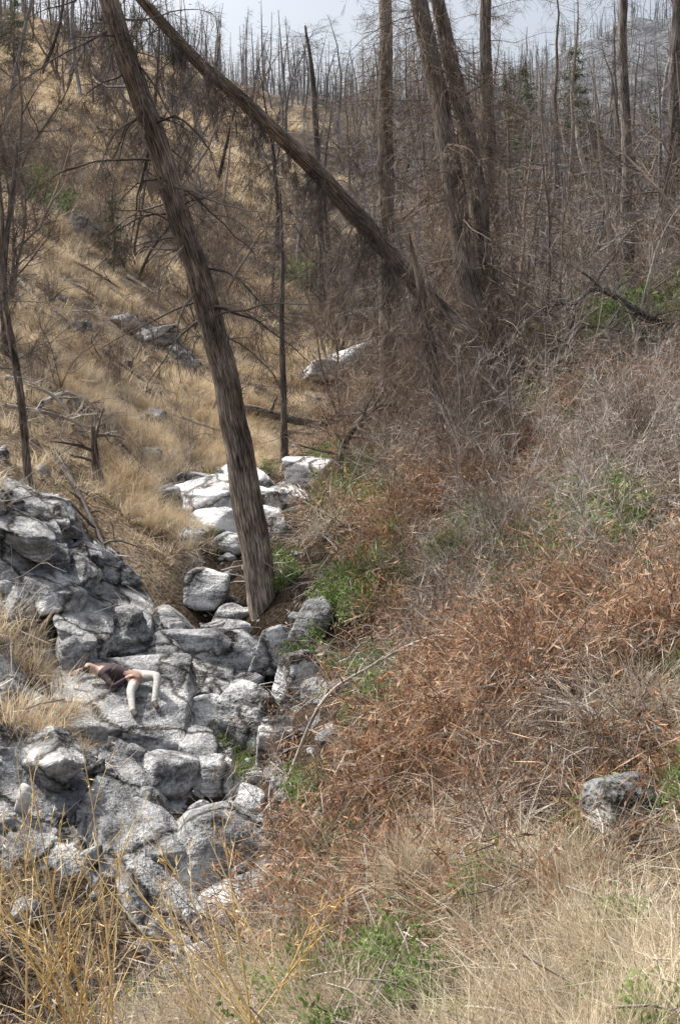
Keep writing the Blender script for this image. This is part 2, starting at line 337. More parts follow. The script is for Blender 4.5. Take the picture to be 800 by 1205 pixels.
col=col*(1-ds[:,None])+soil*ds[:,None]
col*= (1+.8*nz)[:,None]
I=np.arange(nr*na).reshape(nr,na); Fq=np.stack([I[:-1],np.roll(I,-1,1)[:-1],np.roll(I,-1,1)[1:],I[1:]],2).reshape(-1,4)
Fq=Fq[:,::-1]
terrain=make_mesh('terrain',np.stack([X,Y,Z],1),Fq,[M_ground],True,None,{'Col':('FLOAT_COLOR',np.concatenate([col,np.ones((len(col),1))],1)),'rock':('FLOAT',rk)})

# ---------------------------------------------------------------- rocks
_ico={}
def ico(s):
    if s not in _ico:
        bm=bmesh.new(); bmesh.ops.create_icosphere(bm,subdivisions=s,radius=1)
        V=np.array([v.co[:] for v in bm.verts]); V/=np.linalg.norm(V,axis=1)[:,None]; F=np.array([[v.index for v in f.verts] for f in bm.faces]); bm.free(); _ico[s]=(V,F)
    return _ico[s]
def rock(seed,dims,loc,rot=(0,0,0),sub=5,npl=15,p=16,rough=.05):
    rg=np.random.default_rng(seed); U,F=ico(sub)
    n=rg.normal(size=(npl,3)); n/=np.linalg.norm(n,axis=1)[:,None]
    n=np.concatenate([n,[[0,0,1],[0,0,-1],[1,0,0],[-1,0,0],[0,1,0],[0,-1,0]]]); n+=rg.normal(size=n.shape)*.12; n/=np.linalg.norm(n,axis=1)[:,None]
    d=rg.uniform(.72,1.0,len(n))
    q=np.maximum(U@n.T,0)/d; r=(q**p).sum(1)**(-1/p)
    V=U*r[:,None]
    V=V*(1+rough*fbm(V*2.2+seed,seed%50,5)+rough*.5*fbm(V*7+seed,seed%50+5,3))[:,None]
    V=V*np.array(dims)/2*1.08
    R=np.array(Matrix.Rotation(rot[2],3,'Z')@Matrix.Rotation(rot[1],3,'Y')@Matrix.Rotation(rot[0],3,'X'))
    return V@R.T+np.array(loc),F
oV=[];oF=[];on=0
rg=np.random.default_rng(3)
ax=np.array([.42,-.9]); pe=np.array([-.9,-.42])
slabs=[]
for s0 in np.arange(0,9.6,1.6):
    for t0 in np.arange(-.2,3.0,.8):
        s=s0+rg.uniform(-.5,.5); t=t0+rg.uniform(-.25,.25)
        c=np.array([-3.7,20.2])+ax*s+pe*t
        if outcrop_mask(np.array([c[0]]),np.array([c[1]]))[0]<.35: continue
        L=rg.uniform(2.2,4.2)
        if math.hypot(c[0]+2.9,c[1]-14.8)<1.0+L*.3: continue
        slabs.append((c[0],c[1],rg.uniform(.8,1.4),L,rg.uniform(.45,.75)))
for k in range(26): # smaller fractured blocks between the slabs
    s=rg.uniform(0,9.4); t=rg.uniform(-.3,3.0); c=np.array([-3.7,20.2])+ax*s+pe*t
    if outcrop_mask(np.array([c[0]]),np.array([c[1]]))[0]<.3 or math.hypot(c[0]+2.9,c[1]-14.8)<1.25: continue
    slabs.append((c[0],c[1],rg.uniform(.35,.7),rg.uniform(.7,1.5),rg.uniform(.4,.65)))
for i,(x,y,a,b,c) in enumerate(slabs):
    z=H(x,y)[0]-(.24*c if b>2 else -.12)+rg.uniform(-.1,.06)
    V,F=rock(100+i,(a,b,c),(x,y,z),(rg.uniform(.0,.2),rg.uniform(.2,.6),.42+rg.uniform(-.15,.15)),6 if b>2 else 5,12,50,.08)
    oV.append(V);oF.append(F+on);on+=len(V)
V,F=rock(777,(2.1,1.9,.5),(-2.95,14.75,H(-2.95,14.75)[0]+.02),(.18,.1,.2),6,10,30,.04); oV.append(V);oF.append(F+on);on+=len(V)
outcrop=make_mesh('rock_outcrop',np.concatenate(oV),np.concatenate(oF),[M_ledge],True)
boulders=[(-2.48,20.5,1.15,.9,.9,0),(-1.95,19.5,.65,.55,.6,0),(-1.95,17.8,1.1,1.6,.75,0),(-1.2,15,.9,.75,1.05,0),(-1.79,15.3,.62,.55,.75,0),(-.6,15.6,.66,.55,.8,0),
(-.98,17,.6,.8,.85,0),(-.38,16.6,.6,.6,.7,2),(-2.13,13.6,.85,.9,.6,0),(-1.56,13.6,.45,.45,.5,0),(-1.45,11.9,1.4,1.0,.75,2),(-1.02,10.7,.8,.65,.6,0),(-1.13,10.15,.6,.5,.5,0),
(-1.75,18.6,.45,.45,.45,0),(-1.5,17.9,.35,.35,.4,1),(-2.1,18.9,.5,.4,.4,0),(-.75,13.4,.5,.45,.5,0),(-1.0,12.5,.4,.35,.4,0),(-1.55,14.4,.4,.35,.35,0),(-.3,15.0,.45,.4,.4,2),(-.85,14.3,.45,.4,.45,0),(-1.4,16.4,.5,.45,.5,0),
(-3.2,25.0,1.5,1.6,.9,3),(-2.4,25.2,1.9,2.0,1.0,3),(-3.4,26.8,1.1,1.3,.7,0),(-2.3,27.6,1.5,1.3,.9,3),(-2.6,23.7,1.5,1.3,.8,3),(-3.8,24.0,.7,.6,.5,0),(-1.7,24.6,1.1,1.0,.8,3),(-2.2,22.7,.8,.7,.5,0),(-1.4,26.5,1.5,1.4,1.0,3),(-.8,28.3,1.2,1.1,.9,3),(-3.0,22.3,.6,.5,.4,0),(-1.4,23.4,.7,.6,.5,0),
(-.6,41,1.8,1.8,.9,0),(.8,43,2.6,2.8,1.4,3),(3.3,46.5,2.8,3,1.2,0),(3.8,41,1.6,1.6,1.1,3),(-6.2,37.5,1.5,1.2,.8,0),(-7.1,36.5,1.0,1,.6,0),
(9.0,33,1.8,1.5,1.1,2),(10,35,1.7,1.5,1.0,2),(-9.5,30,.7,.6,.4,0),(-5.0,30,.6,.6,.4,0),(-7.8,33,.8,.7,.4,2),(-4.6,27,.6,.5,.35,0),(-11,48,1.6,1.4,.9,2),(-6,50,1.5,1.3,.9,2)]
MR=[M_rock,M_white,M_ledge,M_white]
for i,(x,y,a,b,c,m) in enumerate(boulders):
    r2=np.random.default_rng(i+50)
    V,F=rock(200+i,(a,b,c),(0,0,0),(r2.uniform(-.25,.25),r2.uniform(-.25,.25),r2.uniform(0,3)),5,9,18,.06)
    o=make_mesh('boulder',V,F,[MR[m]],True); o.location=(x,y,H(x,y)[0]+c*.29)
V,F=rock(321,(.6,.5,.5),(0,0,0),(0,.1,.4),5,8,14,.05); o=make_mesh('boulder',V,F,[M_rockd],True); o.location=(1.72,6.6,H(1.72,6.6)[0]+.08)
V,F=rock(322,(.16,.14,.36),(0,0,0),(0,.2,.4),4,8,14,.05); o=make_mesh('pale_rock',V,F,[plain('pale_stone',(.5,.48,.45))],True); o.location=(-3.35,11.7,H(-3.35,11.7)[0]+.12)

bv=BVHTree.FromPolygons([tuple(v) for v in np.concatenate(oV)],[tuple(f) for f in np.concatenate(oF)])
def surf(x,y):
    z=H(x,y)[0]; h=bv.ray_cast(Vector((x,y,50)),Vector((0,0,-1)))
    return max(z,h[0].z) if h[0] else z

# ---------------------------------------------------------------- scatter (geometry nodes)
def scatter(name,P,rot,scl,protos,real=True):
    P=np.asarray(P,np.float32); n=len(P)
    me=bpy.data.meshes.new(name); me.vertices.add(n); me.vertices.foreach_set('co',P.ravel())
    a=me.attributes.new('rot','FLOAT_VECTOR','POINT'); a.data.foreach_set('vector',np.asarray(rot,np.float32).ravel())
    a=me.attributes.new('scl','FLOAT','POINT'); a.data.foreach_set('value',np.asarray(scl,np.float32))
    a=me.attributes.new('pick','INT','POINT'); a.data.foreach_set('value',RNG.integers(0,len(protos),n).astype(np.int32))
    ob=bpy.data.objects.new(name,me); scene.collection.objects.link(ob)
    col=bpy.data.collections.new(name+'_kinds')
    for p in protos: col.objects.link(p)
    g=bpy.data.node_groups.new(name+'_gn','GeometryNodeTree')
    g.interface.new_socket('Geometry',in_out='INPUT',socket_type='NodeSocketGeometry'); g.interface.new_socket('Geometry',in_out='OUTPUT',socket_type='NodeSocketGeometry')
    gi=g.nodes.new('NodeGroupInput'); go=g.nodes.new('NodeGroupOutput'); ip=g.nodes.new('GeometryNodeInstanceOnPoints')
    ci=g.nodes.new('GeometryNodeCollectionInfo'); ci.inputs['Collection'].default_value=col; ci.inputs['Separate Children'].default_value=True; ci.inputs['Reset Children'].default_value=True
    def na(nm,dt): k=g.nodes.new('GeometryNodeInputNamedAttribute'); k.data_type=dt; k.inputs['Name'].default_value=nm; return [s for s in k.outputs if s.enabled and s.name=='Attribute'][0]
    er=g.nodes.new('FunctionNodeEulerToRotation')
    L=g.links.new; L(gi.outputs[0],ip.inputs['Points']); L(ci.outputs[0],ip.inputs['Instance']); ip.inputs['Pick Instance'].default_value=True
    L(na('pick','INT'),ip.inputs['Instance Index']); L(na('rot','FLOAT_VECTOR'),er.inputs[0]); L(er.outputs[0],ip.inputs['Rotation']); L(na('scl','FLOAT'),ip.inputs['Scale'])
    if real:
        rz=g.nodes.new('GeometryNodeRealizeInstances'); L(ip.outputs[0],rz.inputs[0]); L(rz.outputs[0],go.inputs[0])
    else: L(ip.outputs[0],go.inputs[0])
    md=ob.modifiers.new('scatter','NODES'); md.node_group=g
    return ob
def sample(n,y0,y1,maskf,a=.38,pw=0.0):
    out=[];tot=0
    while tot<n:
        m=n*2; t=RNG.uniform(-a,a,m)
        if pw==0: d=np.exp(RNG.uniform(math.log(y0),math.log(y1),m))
        else: d=(RNG.uniform(y0**pw,y1**pw,m))**(1/pw)
        x=np.sin(t)*d; y=np.cos(t)*d
        k=RNG.random(m)<np.clip(maskf(x,y),0,1); out.append(np.stack([x[k],y[k]],1)); tot+=k.sum()
    p=np.concatenate(out)[:n]; z=H(p[:,0],p[:,1]); return np.column_stack([p,z])
def rrot(n,t=.15): return np.column_stack([RNG.normal(size=n)*t,RNG.normal(size=n)*t,RNG.uniform(0,6.28,n)])
def patch(x,y,s,seed,lo=-.1,k=4): return np.clip((fbm(np.stack([x/s,y/s,x*0],1),seed,3)-lo)*k,0,1)

def P_grass(i,mat,n=44,h=(.18,.5),rad=.18,lean=(.2,1.5),w=(.006,.014)):
    mb=MB(); a=RNG.uniform(0,6.28,n); r=rad*np.sqrt(RNG.random(n)); b=np.column_stack([np.cos(a)*r,np.sin(a)*r,np.full(n,-.04)])
    mb.blades(b,a+RNG.normal(size=n)*.6,RNG.uniform(*h,n),RNG.uniform(*lean,n),RNG.uniform(*w,n))
    return mb.obj(mat.name+'_clump%d'%i,[mat],False)
G_straw=[P_grass(i,M_straw) for i in range(5)]
G_straw_far=[P_grass(i+10,M_straw,30,(.2,.6),.3,(.3,1.5),(.02,.045)) for i in range(4)]
G_pale=[P_grass(i,M_pale,50,(.08,.4),.2,(.5,2.4),(.003,.010)) for i in range(5)]
def P_brush(i,mat,n=18,h=.5,twm=M_stem,flecks=4):
    rg=np.random.default_rng(i+900); mb=MB(); C=[];D=[]
    for k in range(n):
        a=rg.uniform(0,6.28); s=rg.uniform(.2,1.5); d=np.array([math.cos(a)*s,math.sin(a)*s,rg.uniform(.4,1.1)])
        pts=grow(mb,(rg.normal()*.1,rg.normal()*.1,-.03),d,h*rg.uniform(.5,1.6),.0038,0,rg,.26,3,.22,3,1,tw=5,tl=(.08,.3),tww=.006)
        for q in pts[1:]:
            for _ in range(flecks): C.append(q+rg.normal(size=3)*.03); D.append(rg.normal(size=3)+np.array([0,0,-.8]))
    C=np.array(C)
    mb.leaves(C,np.array(D),rg.uniform(.03,.10,len(C)),rg.uniform(.006,.017,len(C)),0)
    return mb.obj('dead_brush_clump%d'%i,[mat,twm],False)
G_brush=[P_brush(i,M_red) for i in range(4)]+[P_brush(4,M_red,24,.5,M_twigb,1)]
G_dry=[P_brush(i+30,M_brown,18,.5,M_twig,2) for i in range(3)]+[P_brush(34,M_brown,16,.6,M_twigb,1)]
def P_leafy(i,mat,n=12,h=.35):
    rg=np.random.default_rng(i+300); mb=MB(); C=[];D=[]
    for k in range(n):
        a=rg.uniform(0,6.28); pts=grow(mb,(rg.normal()*.07,rg.normal()*.07,-.03),(math.cos(a)*.6,math.sin(a)*.6,1),h*rg.uniform(.5,1.2),.003,0,rg,.02,3,.2,3,1)
        for q in pts[1:]:
            for _ in range(6): C.append(q+rg.normal(size=3)*.035); D.append(rg.normal(size=3)+np.array([0,0,.5]))
    C=np.array(C)
    mb.leaves(C,np.array(D),rg.uniform(.03,.06,len(C)),rg.uniform(.014,.03,len(C)),0)
    return mb.obj('leafy_plant%d'%i,[mat,M_twig],False)
G_leafy=[P_leafy(i,M_green) for i in range(4)]
def P_shrub(i,h=1.6,stems=7,mat=M_twig,lev=1,nsub=6,r=.008,spread=.6,tw=7,tl=(.12,.4),tww=.006):
    rg=np.random.default_rng(i+400); mb=MB()
    for k in range(stems):
        a=rg.uniform(0,6.28); s=rg.uniform(0,spread)
        grow(mb,(rg.normal()*.08,rg.normal()*.08,-.1),(math.cos(a)*s,math.sin(a)*s,1),h*rg.uniform(.6,1.15),r,lev,rg,-.01,nsub,.12,tw=tw,tl=tl,tww=tww)
    return mb.obj('bare_shrub%d'%i,[mat],False)
G_shrub=[P_shrub(i) for i in range(3)]+[P_shrub(i+5,mat=M_twigb) for i in range(3)]
G_shrub_dark=[P_shrub(i+20,2.6,6,M_twigb,1,7,.014,.5,9,(.2,.6),.010) for i in range(4)]
def P_stick(i):
    rg=np.random.default_rng(i+600); mb=MB()
    grow(mb,(-.5,0,.03),(1,0,.03),1.2,.012,1,rg,.0,3,.16); return mb.obj('fallen_stick%d'%i,[M_twig],False)
G_stick=[P_stick(i) for i in range(5)]
def P_stone(i):
    V,F=rock(500+i,(1,.8,.6),(0,0,0),(0,0,0),3,7,12,.06); return make_mesh('stone%d'%i,V,F,[M_ledge],True,None,None,False)
G_stone=[P_stone(i) for i in range(6)]
def snag(i,h=11,nb=60,mat=M_burn,bl=(.6,2.0),r0=.15,lean=.05,tw=8,droop=.07):
    rg=np.random.default_rng(i+700); mb=MB(); n=12
    top=np.array([rg.normal()*lean*h,rg.normal()*lean*h,h]); t=np.linspace(0,1,n)[:,None]
    bend=np.array([rg.normal()*.05*h,rg.normal()*.05*h,0])
    P=top*t+bend*np.sin(t*3.1)+np.column_stack([rg.normal(size=n)*.06,rg.normal(size=n)*.06,np.zeros(n)])*t; P[0,2]=-.6
    R=r0*(1-t[:,0]*.88); mb.tube(P,R,7,0,.05,rg.random())
    for b in range(nb):
        q=rg.uniform(.08,.99); f=q*(n-1); j=int(f); p=P[j]*(1-(f-j))+P[min(j+1,n-1)]*(f-j)
        a=rg.uniform(0,6.28); L=rg.uniform(*bl)*(1.25-q)+.15
        grow(mb,p,(math.cos(a),math.sin(a),rg.uniform(-.3,.6)),L,.006+.01*L,0,rg,droop,0,.16,tw=tw,tl=(.2,.65),tww=.014)
    return mb.obj('snag%d'%i,[mat],False)
def baretree(i,h=7,mat=M_burn,r0=.11,ns=8,tw=7):
    rg=np.random.default_rng(i+750); mb=MB()
    for s in range(rg.integers(1,4)):
        grow(mb,(rg.normal()*.1,rg.normal()*.1,-.4),(rg.normal()*.22,rg.normal()*.22,1),h*rg.uniform(.7,1.1),r0,2,rg,-.01,ns,.13,tw=tw,tl=(.2,.6),tww=.011,sl=(.25,.5))
    return mb.obj('bare_tree%d'%i,[mat],False)
G_snag=[snag(0),snag(1,13,80,mat=M_far_haze),snag(2,9,50,bl=(.6,2.6)),snag(3,13,45,mat=M_twigb),snag(4,10,80,mat=M_far_haze,bl=(.8,2.6)),snag(5,7,60,lean=.15),snag(6,12,80,mat=M_twigb),
 baretree(0),baretree(1,8,M_twigb),baretree(2,6,M_far_haze),baretree(3,7,M_burn),snag(7,10,70,mat=M_far_haze,bl=(.8,2.8),lean=.12)]
def farsnag(i,h):
    rg=np.random.default_rng(i+730); mb=MB(); mb.tube([[0,0,-1],[rg.normal()*.2,0,h*.5],[rg.normal()*.5,0,h]],[.17,.11,.03],4)
    nb=40; q=rg.uniform(.1,1,nb)*h; C=np.column_stack([np.zeros(nb),np.zeros(nb),q]); D=np.column_stack([rg.normal(size=nb),rg.normal(size=nb),rg.normal(size=nb)*.4])
    mb.leaves(C,D,rg.uniform(.6,2.4,nb)*(1.2-q/h),.07); return mb.obj('far_snag%d'%i,[M_far_haze],False)
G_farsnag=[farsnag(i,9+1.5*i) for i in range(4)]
def conifer(i,h=9,mat=M_dkgreen):
    rg=np.random.default_rng(i+800); mb=MB(); P=np.array([[0,0,-.5],[0,0,h*.5],[.1,0,h]]); mb.tube(P,[.16,.09,.02],7,1)
    C=[];D=[]
    for b in range(110):
        q=rg.uniform(.12,.98); a=rg.uniform(0,6.28); L=(1.05-q)*2.4*rg.uniform(.4,1.2)+.15
        pts=grow(mb,(0,0,h*q),(math.cos(a),math.sin(a),rg.uniform(-.1,.3)),L,.02,0,rg,.06,0,.1,None,1)
        for s in range(int(24*L)+6):
            t=rg.uniform(.2,1)*(len(pts)-1); j=int(t); c=pts[j]+(pts[min(j+1,len(pts)-1)]-pts[j])*(t-j); C.append(c+rg.normal(size=3)*.07); D.append(rg.normal(size=3)+np.array([math.cos(a),math.sin(a),-.1]))
    mb.leaves(np.array(C),np.array(D),rg.uniform(.12,.3,len(C)),rg.uniform(.03,.08,len(C)),0)
    return mb.obj('conifer%d'%i,[mat,M_twigb],False)

notrock=lambda x,y:1-np.clip(rockmask(x,y)*1.6,0,1)
left=lambda x,y:np.clip((stream_x(y)+.2-x)/1.0,0,1)
right=lambda x,y:1-left(x,y)
nopit=lambda x,y:1-np.clip(pits(x,y)[0]*1.6,0,1)
nobank=lambda x,y:1-.92*np.clip(bankmask(x,y),0,1)
open_=lambda x,y:np.clip((x-stream_x(y)-2.0)/1.4,0,1)*(y<46)+(y>=46)
isleft_far=lambda x,y: np.where(y<45,left(x,y),np.clip((.02*y-x)/(.06*y),0,1))
p=sample(7600,13,60,lambda x,y:isleft_far(x,y)*np.maximum(notrock(x,y),.4*outcrop_mask(x,y)*patch(x,y,.8,67,.06,8)*(x<-3.1))*(.05+.95*patch(x,y,1.5,60,.03,8))*(1-.8*np.clip((fbm(np.stack([x/2.3,y/2.3,x*0],1),44,3)-.12)*5,0,1)),.38,1.1); n=len(p)
scatter('dry_grass_hillside',p,rrot(n,.3),RNG.uniform(.35,1.3,n),G_straw)
p=sample(5500,40,150,lambda x,y:np.maximum(isleft_far(x,y),.25)*(.05+.95*patch(x,y,4,61,-.0,6)),.38,1.3); n=len(p)
scatter('dry_grass_upper_slope',p,rrot(n,.2),RNG.uniform(.6,1.7,n),G_straw_far)
basem=lambda x,y:np.where(x<-.7,.3*(y<9.5),1)*np.maximum(right(x,y),(y<9.5)*.8)*np.maximum(notrock(x,y),(y<9)*.8)*np.clip((y-4.5)/3.5,.05,1)*nopit(x,y)*nobank(x,y)
p=sample(1750,3.6,40,lambda x,y:basem(x,y)*redmask(x,y)*(.02+.98*patch(x,y,1.0,62,.05,9)),.40,.75); n=len(p)
scatter('dead_bracken',p,rrot(n,.4),RNG.uniform(.45,1.6,n)*np.interp(p[:,1],[4,9,20],[.55,.95,1.3]),G_brush)
p=sample(1500,5,42,lambda x,y:basem(x,y)*(1-.8*redmask(x,y))*(.02+.98*patch(x,y,1.1,82,.02,9)),.40,.9); n=len(p)
scatter('dry_brush',p,rrot(n,.4),RNG.uniform(.45,1.6,n)*np.interp(p[:,1],[4,9,20],[.55,.95,1.3]),G_dry)
p=sample(3900,2.8,40,lambda x,y:right(x,y)*notrock(x,y)*nopit(x,y)*nobank(x,y)*np.where(y<7.2,1,(.15+.6*patch(x,y,2.0,63))*(1-.6*redmask(x,y)))*(.03+.97*patch(x,y,.5,66,.05,9)),.42,.5); n=len(p)
scatter('pale_grass',p,rrot(n,.5),RNG.uniform(.35,1.1,n)*np.interp(p[:,1],[3,8,20],[.6,.9,1.2]),G_pale)
p=sample(460,3.2,30,lambda x,y:right(x,y)*notrock(x,y)*patch(x,y,.9,64,.16,8)*np.where(y<8,.25,1)*(1-.5*bankmask(x,y)),.40,.6); n=len(p)
sc=[RNG.uniform(.5,1.2,n)*np.interp(p[:,1],[3,8,20,50],[.5,.9,1.3,2.4])]
gp=[]
for x,y,r,k,s in [(-1.75,14.2,.3,6,.9),(-1.3,13.9,.3,10,.9),(-1.5,14.5,.25,7,.9),(-2.2,15.6,.25,8,.9),(3.1,13.4,.5,26,1.8),(2.7,15.5,.6,24,1.8),(3.4,14.6,.5,22,1.9),(7.9,28,1.7,60,4),(8.8,29,1.2,36,4),(2.2,6.3,.35,16,.8),(2.0,5.2,.4,14,.6),(.0,17,.4,9,1.2),(.6,18,.4,10,1.3),(-.2,16.2,.3,5,1.1),(-.9,18.9,.2,8,1.0),(.6,26,.9,24,2.4),(1.6,4.2,.4,8,.6),(-2.2,58,1.2,24,4.5),(-14,50,1.5,30,3),(5.2,22,.5,18,2.0),(2.9,8.2,.3,12,.9),(.3,14,.3,6,1.0),(1.6,17,.4,12,1.5),(4.6,24,.6,16,2.2),(1.2,23,.6,14,2.0)]:
    q=RNG.normal(size=(k,2))*r*.6+np.array([x,y]); gp.append(np.column_stack([q,H(q[:,0],q[:,1])])); sc.append(RNG.uniform(.5,1.1,k)*s)
p=np.concatenate([p]+gp); n=len(p)
scatter('green_undergrowth',p,rrot(n,.3),np.concatenate(sc),G_leafy)
p=sample(1500,8,60,lambda x,y:.4+.5*right(x,y),.38,1.0); n=len(p); p[:,2]+=.06
scatter('fallen_sticks',p,np.column_stack([RNG.normal(size=n)*.3,RNG.normal(size=n)*.3,RNG.uniform(0,6.28,n)]),RNG.uniform(.2,1.5,n)*np.interp(p[:,1],[8,16],[.6,1]),G_stick)
p=sample(600,3.4,8,lambda x,y:(x>-.8)*1.,.42,1.0); n=len(p); p[:,2]+=.07
scatter('foreground_twigs',p,np.column_stack([RNG.normal(size=n)*.4,RNG.normal(size=n)*.4,RNG.uniform(0,6.28,n)]),RNG.uniform(.15,.55,n),G_stick)
p=sample(1000,8.5,50,lambda x,y:rockmask(x,y)*(1-.8*outcrop_mask(x,y))+.05+.2*bankmask(x,y),.38,.9); n=len(p)
scatter('loose_stones',p,rrot(n,.4),np.exp(RNG.uniform(math.log(.07),math.log(.36),n)),G_stone)
p=sample(600,10.5,60,lambda x,y:np.clip(.2*(y>20)*(x<-.12*y)+open_(x,y)*patch(x,y,2.0,70,-.02,5),0,1)*(1-outcrop_mask(x,y))*np.clip((y-9.5)/5,0,1),.38,.9); n=len(p)
scatter('bare_shrubs',p,rrot(n,.2),RNG.uniform(.35,1.25,n)*np.interp(p[:,1],[11,18],[.7,1]),G_shrub)
p=sample(340,24,75,lambda x,y:np.clip(.35*(y>36)*(x>-.1*y)+.1*(y>26)*(x<-.12*y)+open_(x,y),0,1),.38,1.2); n=len(p)
scatter('burned_saplings',p,rrot(n,.16),RNG.uniform(.5,1.5,n),G_shrub_dark)
p=sample(400,44,150,lambda x,y:np.where(x<-.02*y,np.clip((y-48)/40,.2*(x<-.2*y),.8),1),.40,1.3); n=len(p)
scatter('burned_forest',p,rrot(n,.09),RNG.uniform(.45,1.2,n),G_snag)
p=sample(75,30,50,lambda x,y:(x>.05*y)*1.,.40,1.5); n=len(p)
scatter('burned_trees_midslope',p,rrot(n,.1),RNG.uniform(.35,.85,n),G_snag)
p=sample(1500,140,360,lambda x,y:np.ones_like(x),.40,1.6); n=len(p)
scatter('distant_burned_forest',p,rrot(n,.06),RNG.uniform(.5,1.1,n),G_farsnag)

# ---------------------------------------------------------------- hero trees
def hero(name,path,radii,mat,seed,nb,brange,blen,zr=(-.3,.3),lev=2,nsub=6,droop=.08,br=.02,sides=26,nseg=150,wob=.16,tw=10,tm=M_burn,tl=(.12,.4),tww=.008):
    rg=np.random.default_rng(seed); mb=MB(); P=spline(path,nseg); R=np.interp(np.linspace(0,1,nseg),np.linspace(0,1,len(radii)),radii)
    base=np.clip(1-np.arange(nseg)/8,0,1); R=R*(1+.35*base)
    P=P+np.column_stack([fbm(np.column_stack([np.arange(nseg)/14,np.zeros(nseg)+seed,np.zeros(nseg)]),1,2)*.06,np.zeros(nseg),np.zeros(nseg)])
    mb.tube(P,R,sides,0,.16,seed)
    for b in range(nb):
        q=rg.uniform(*brange); i=min(int(q*(nseg-1)),nseg-2); a=rg.uniform(0,6.28)
        L=rg.uniform(*blen)*(1 if rg.random()<.75 else .35)
        grow(mb,P[i],(math.cos(a),math.sin(a),rg.uniform(*zr)),L,br*(.5+.5*L/blen[1]),lev,rg,droop,nsub,wob,None,1,tw=tw,tl=tl,tww=tww)
    return mb.obj(name,[mat,tm])
hero('leaning_dead_tree',[(-1.25,19,-4.6),(-1.32,19,-3.9),(-1.68,19,-1.8),(-2.0,18.9,-.3),(-2.42,18.8,1.45),(-2.95,18.6,3.3),(-3.55,18.3,5.1),(-4.0,18,6.4),(-4.9,17.6,9)],
     [.29,.26,.24,.22,.2,.185,.17,.15,.09],M_bark,11,58,(.42,.85),(.6,2.8),(-.5,.4),2,4,.13,.026,tw=6,tww=.007)
hero('leaning_burned_trunk',[(3.9,25.5,-1.6),(3.45,25,-.9),(2.75,24.4,.4),(1.85,24,1.3),(.72,23.4,2.55),(0,23,3.35),(-.87,22.3,4.15),(-1.82,21.5,4.95),(-2.75,20.8,5.65),(-3.6,20,6.5),(-5.2,19,8.3)],
     [.25,.235,.22,.205,.19,.175,.155,.135,.11,.09,.06],M_bark,12,120,(.3,.97),(.5,2.4),(-1.1,.3),2,4,.2,.014,tw=7,tww=.007)
BT=dict(tm=M_twigb,tw=12)
hero('burned_fir_tree',[(3.75,26,-2.0),(3.65,26,-1.2),(3.3,26,.4),(2.9,26,2.4),(2.55,26,4.6),(2.2,26,6.6),(1.8,26,8.6),(1.3,26,12)],
     [.32,.3,.28,.26,.24,.22,.19,.1],M_bark2,13,180,(.08,.85),(.8,3.6),(-.7,.3),1,6,.14,.018,**BT)
hero('burned_fir_tree',[(4.0,26.6,-1.6),(3.75,26.6,.2),(3.4,26.6,3),(2.95,26.6,6),(2.35,26.6,8.6),(1.9,26.6,12)],
     [.26,.24,.22,.2,.17,.09],M_bark2,14,160,(.06,.85),(.8,3.4),(-.7,.3),1,6,.14,.016,**BT)
hero('burned_fir_tree',[(1.35,29,-1.9),(1.25,29,-.8),(1.2,29,3),(1.22,29,6),(1.15,29,9.6),(1.1,29,13)],[.25,.23,.21,.19,.16,.1],M_bark2,15,170,(.06,.85),(.6,3.2),(-.6,.3),1,6,.12,.014,**BT)
hero('burned_fir_tree',[(4.9,34,-.5),(4.7,34,3),(4.55,34,7),(4.45,34,11.3),(4.4,34,15)],[.27,.24,.2,.16,.09],M_burnb,16,150,(.06,.9),(.8,3.4),(-.4,.4),1,6,.1,.016,**BT)
hero('standing_dead_tree',[(9.9,38,1.2),(9.85,38,4.5),(9.8,38,8),(9.7,38,12.4),(9.6,38,16)],[.22,.2,.17,.13,.07],M_bark2,17,80,(.1,.9),(.4,2.4),(-.2,.4),1,5,.06,.014)
hero('standing_dead_tree',[(13.2,44,3.5),(13.3,44,7),(13.4,44,11),(13.5,44,16),(13.6,44,20)],[.36,.33,.28,.22,.1],M_burnb,18,90,(.1,.9),(.5,2.8),(-.2,.4),1,5,.06,.016)
hero('standing_dead_tree',[(-1.55,31,-2.9),(-1.6,31,0),(-1.65,31,2.5),(-1.68,31,4.6)],[.10,.08,.065,.02],M_burnb,19,90,(.05,.97),(.3,1.6),(-.3,.4),1,4,.06,.01,sides=12,nseg=60)
hero('standing_dead_tree',[(-8.1,27,-.2),(-8.2,27,2),(-8.0,27,4),(-7.9,27,5.2)],[.09,.08,.06,.02],M_burnb,20,30,(.2,.97),(.6,2.2),(-.1,.7),2,4,.0,.014,sides=10,nseg=50,tw=5)
hero('standing_dead_tree',[(-5.6,20,-2.7),(-5.75,20,-.8),(-6.1,20,1.2),(-6.15,20,2.8),(-6.3,20,4.2)],[.08,.07,.055,.04,.012],M_bark,21,30,(.15,.97),(.5,1.8),(-.1,.9),2,4,.0,.012,sides=10,nseg=60,tw=5)
hero('pale_leaning_snag',[(12.2,52,4.5),(11.8,52,7.5),(11.2,52,10),(11.0,52,11.8)],[.16,.14,.11,.04],M_dead,22,20,(.3,.97),(.4,1.6),(0,.6),1,3,.0,.014,sides=10,nseg=50)
hero('standing_dead_tree',[(-.8,50,.5),(-.9,50,6),(-1.2,50,12),(-1.6,50,15)],[.18,.15,.12,.04],M_burnb,23,80,(.15,.97),(.5,2.4),(-.2,.4),1,5,.05,.014,sides=10,nseg=60)
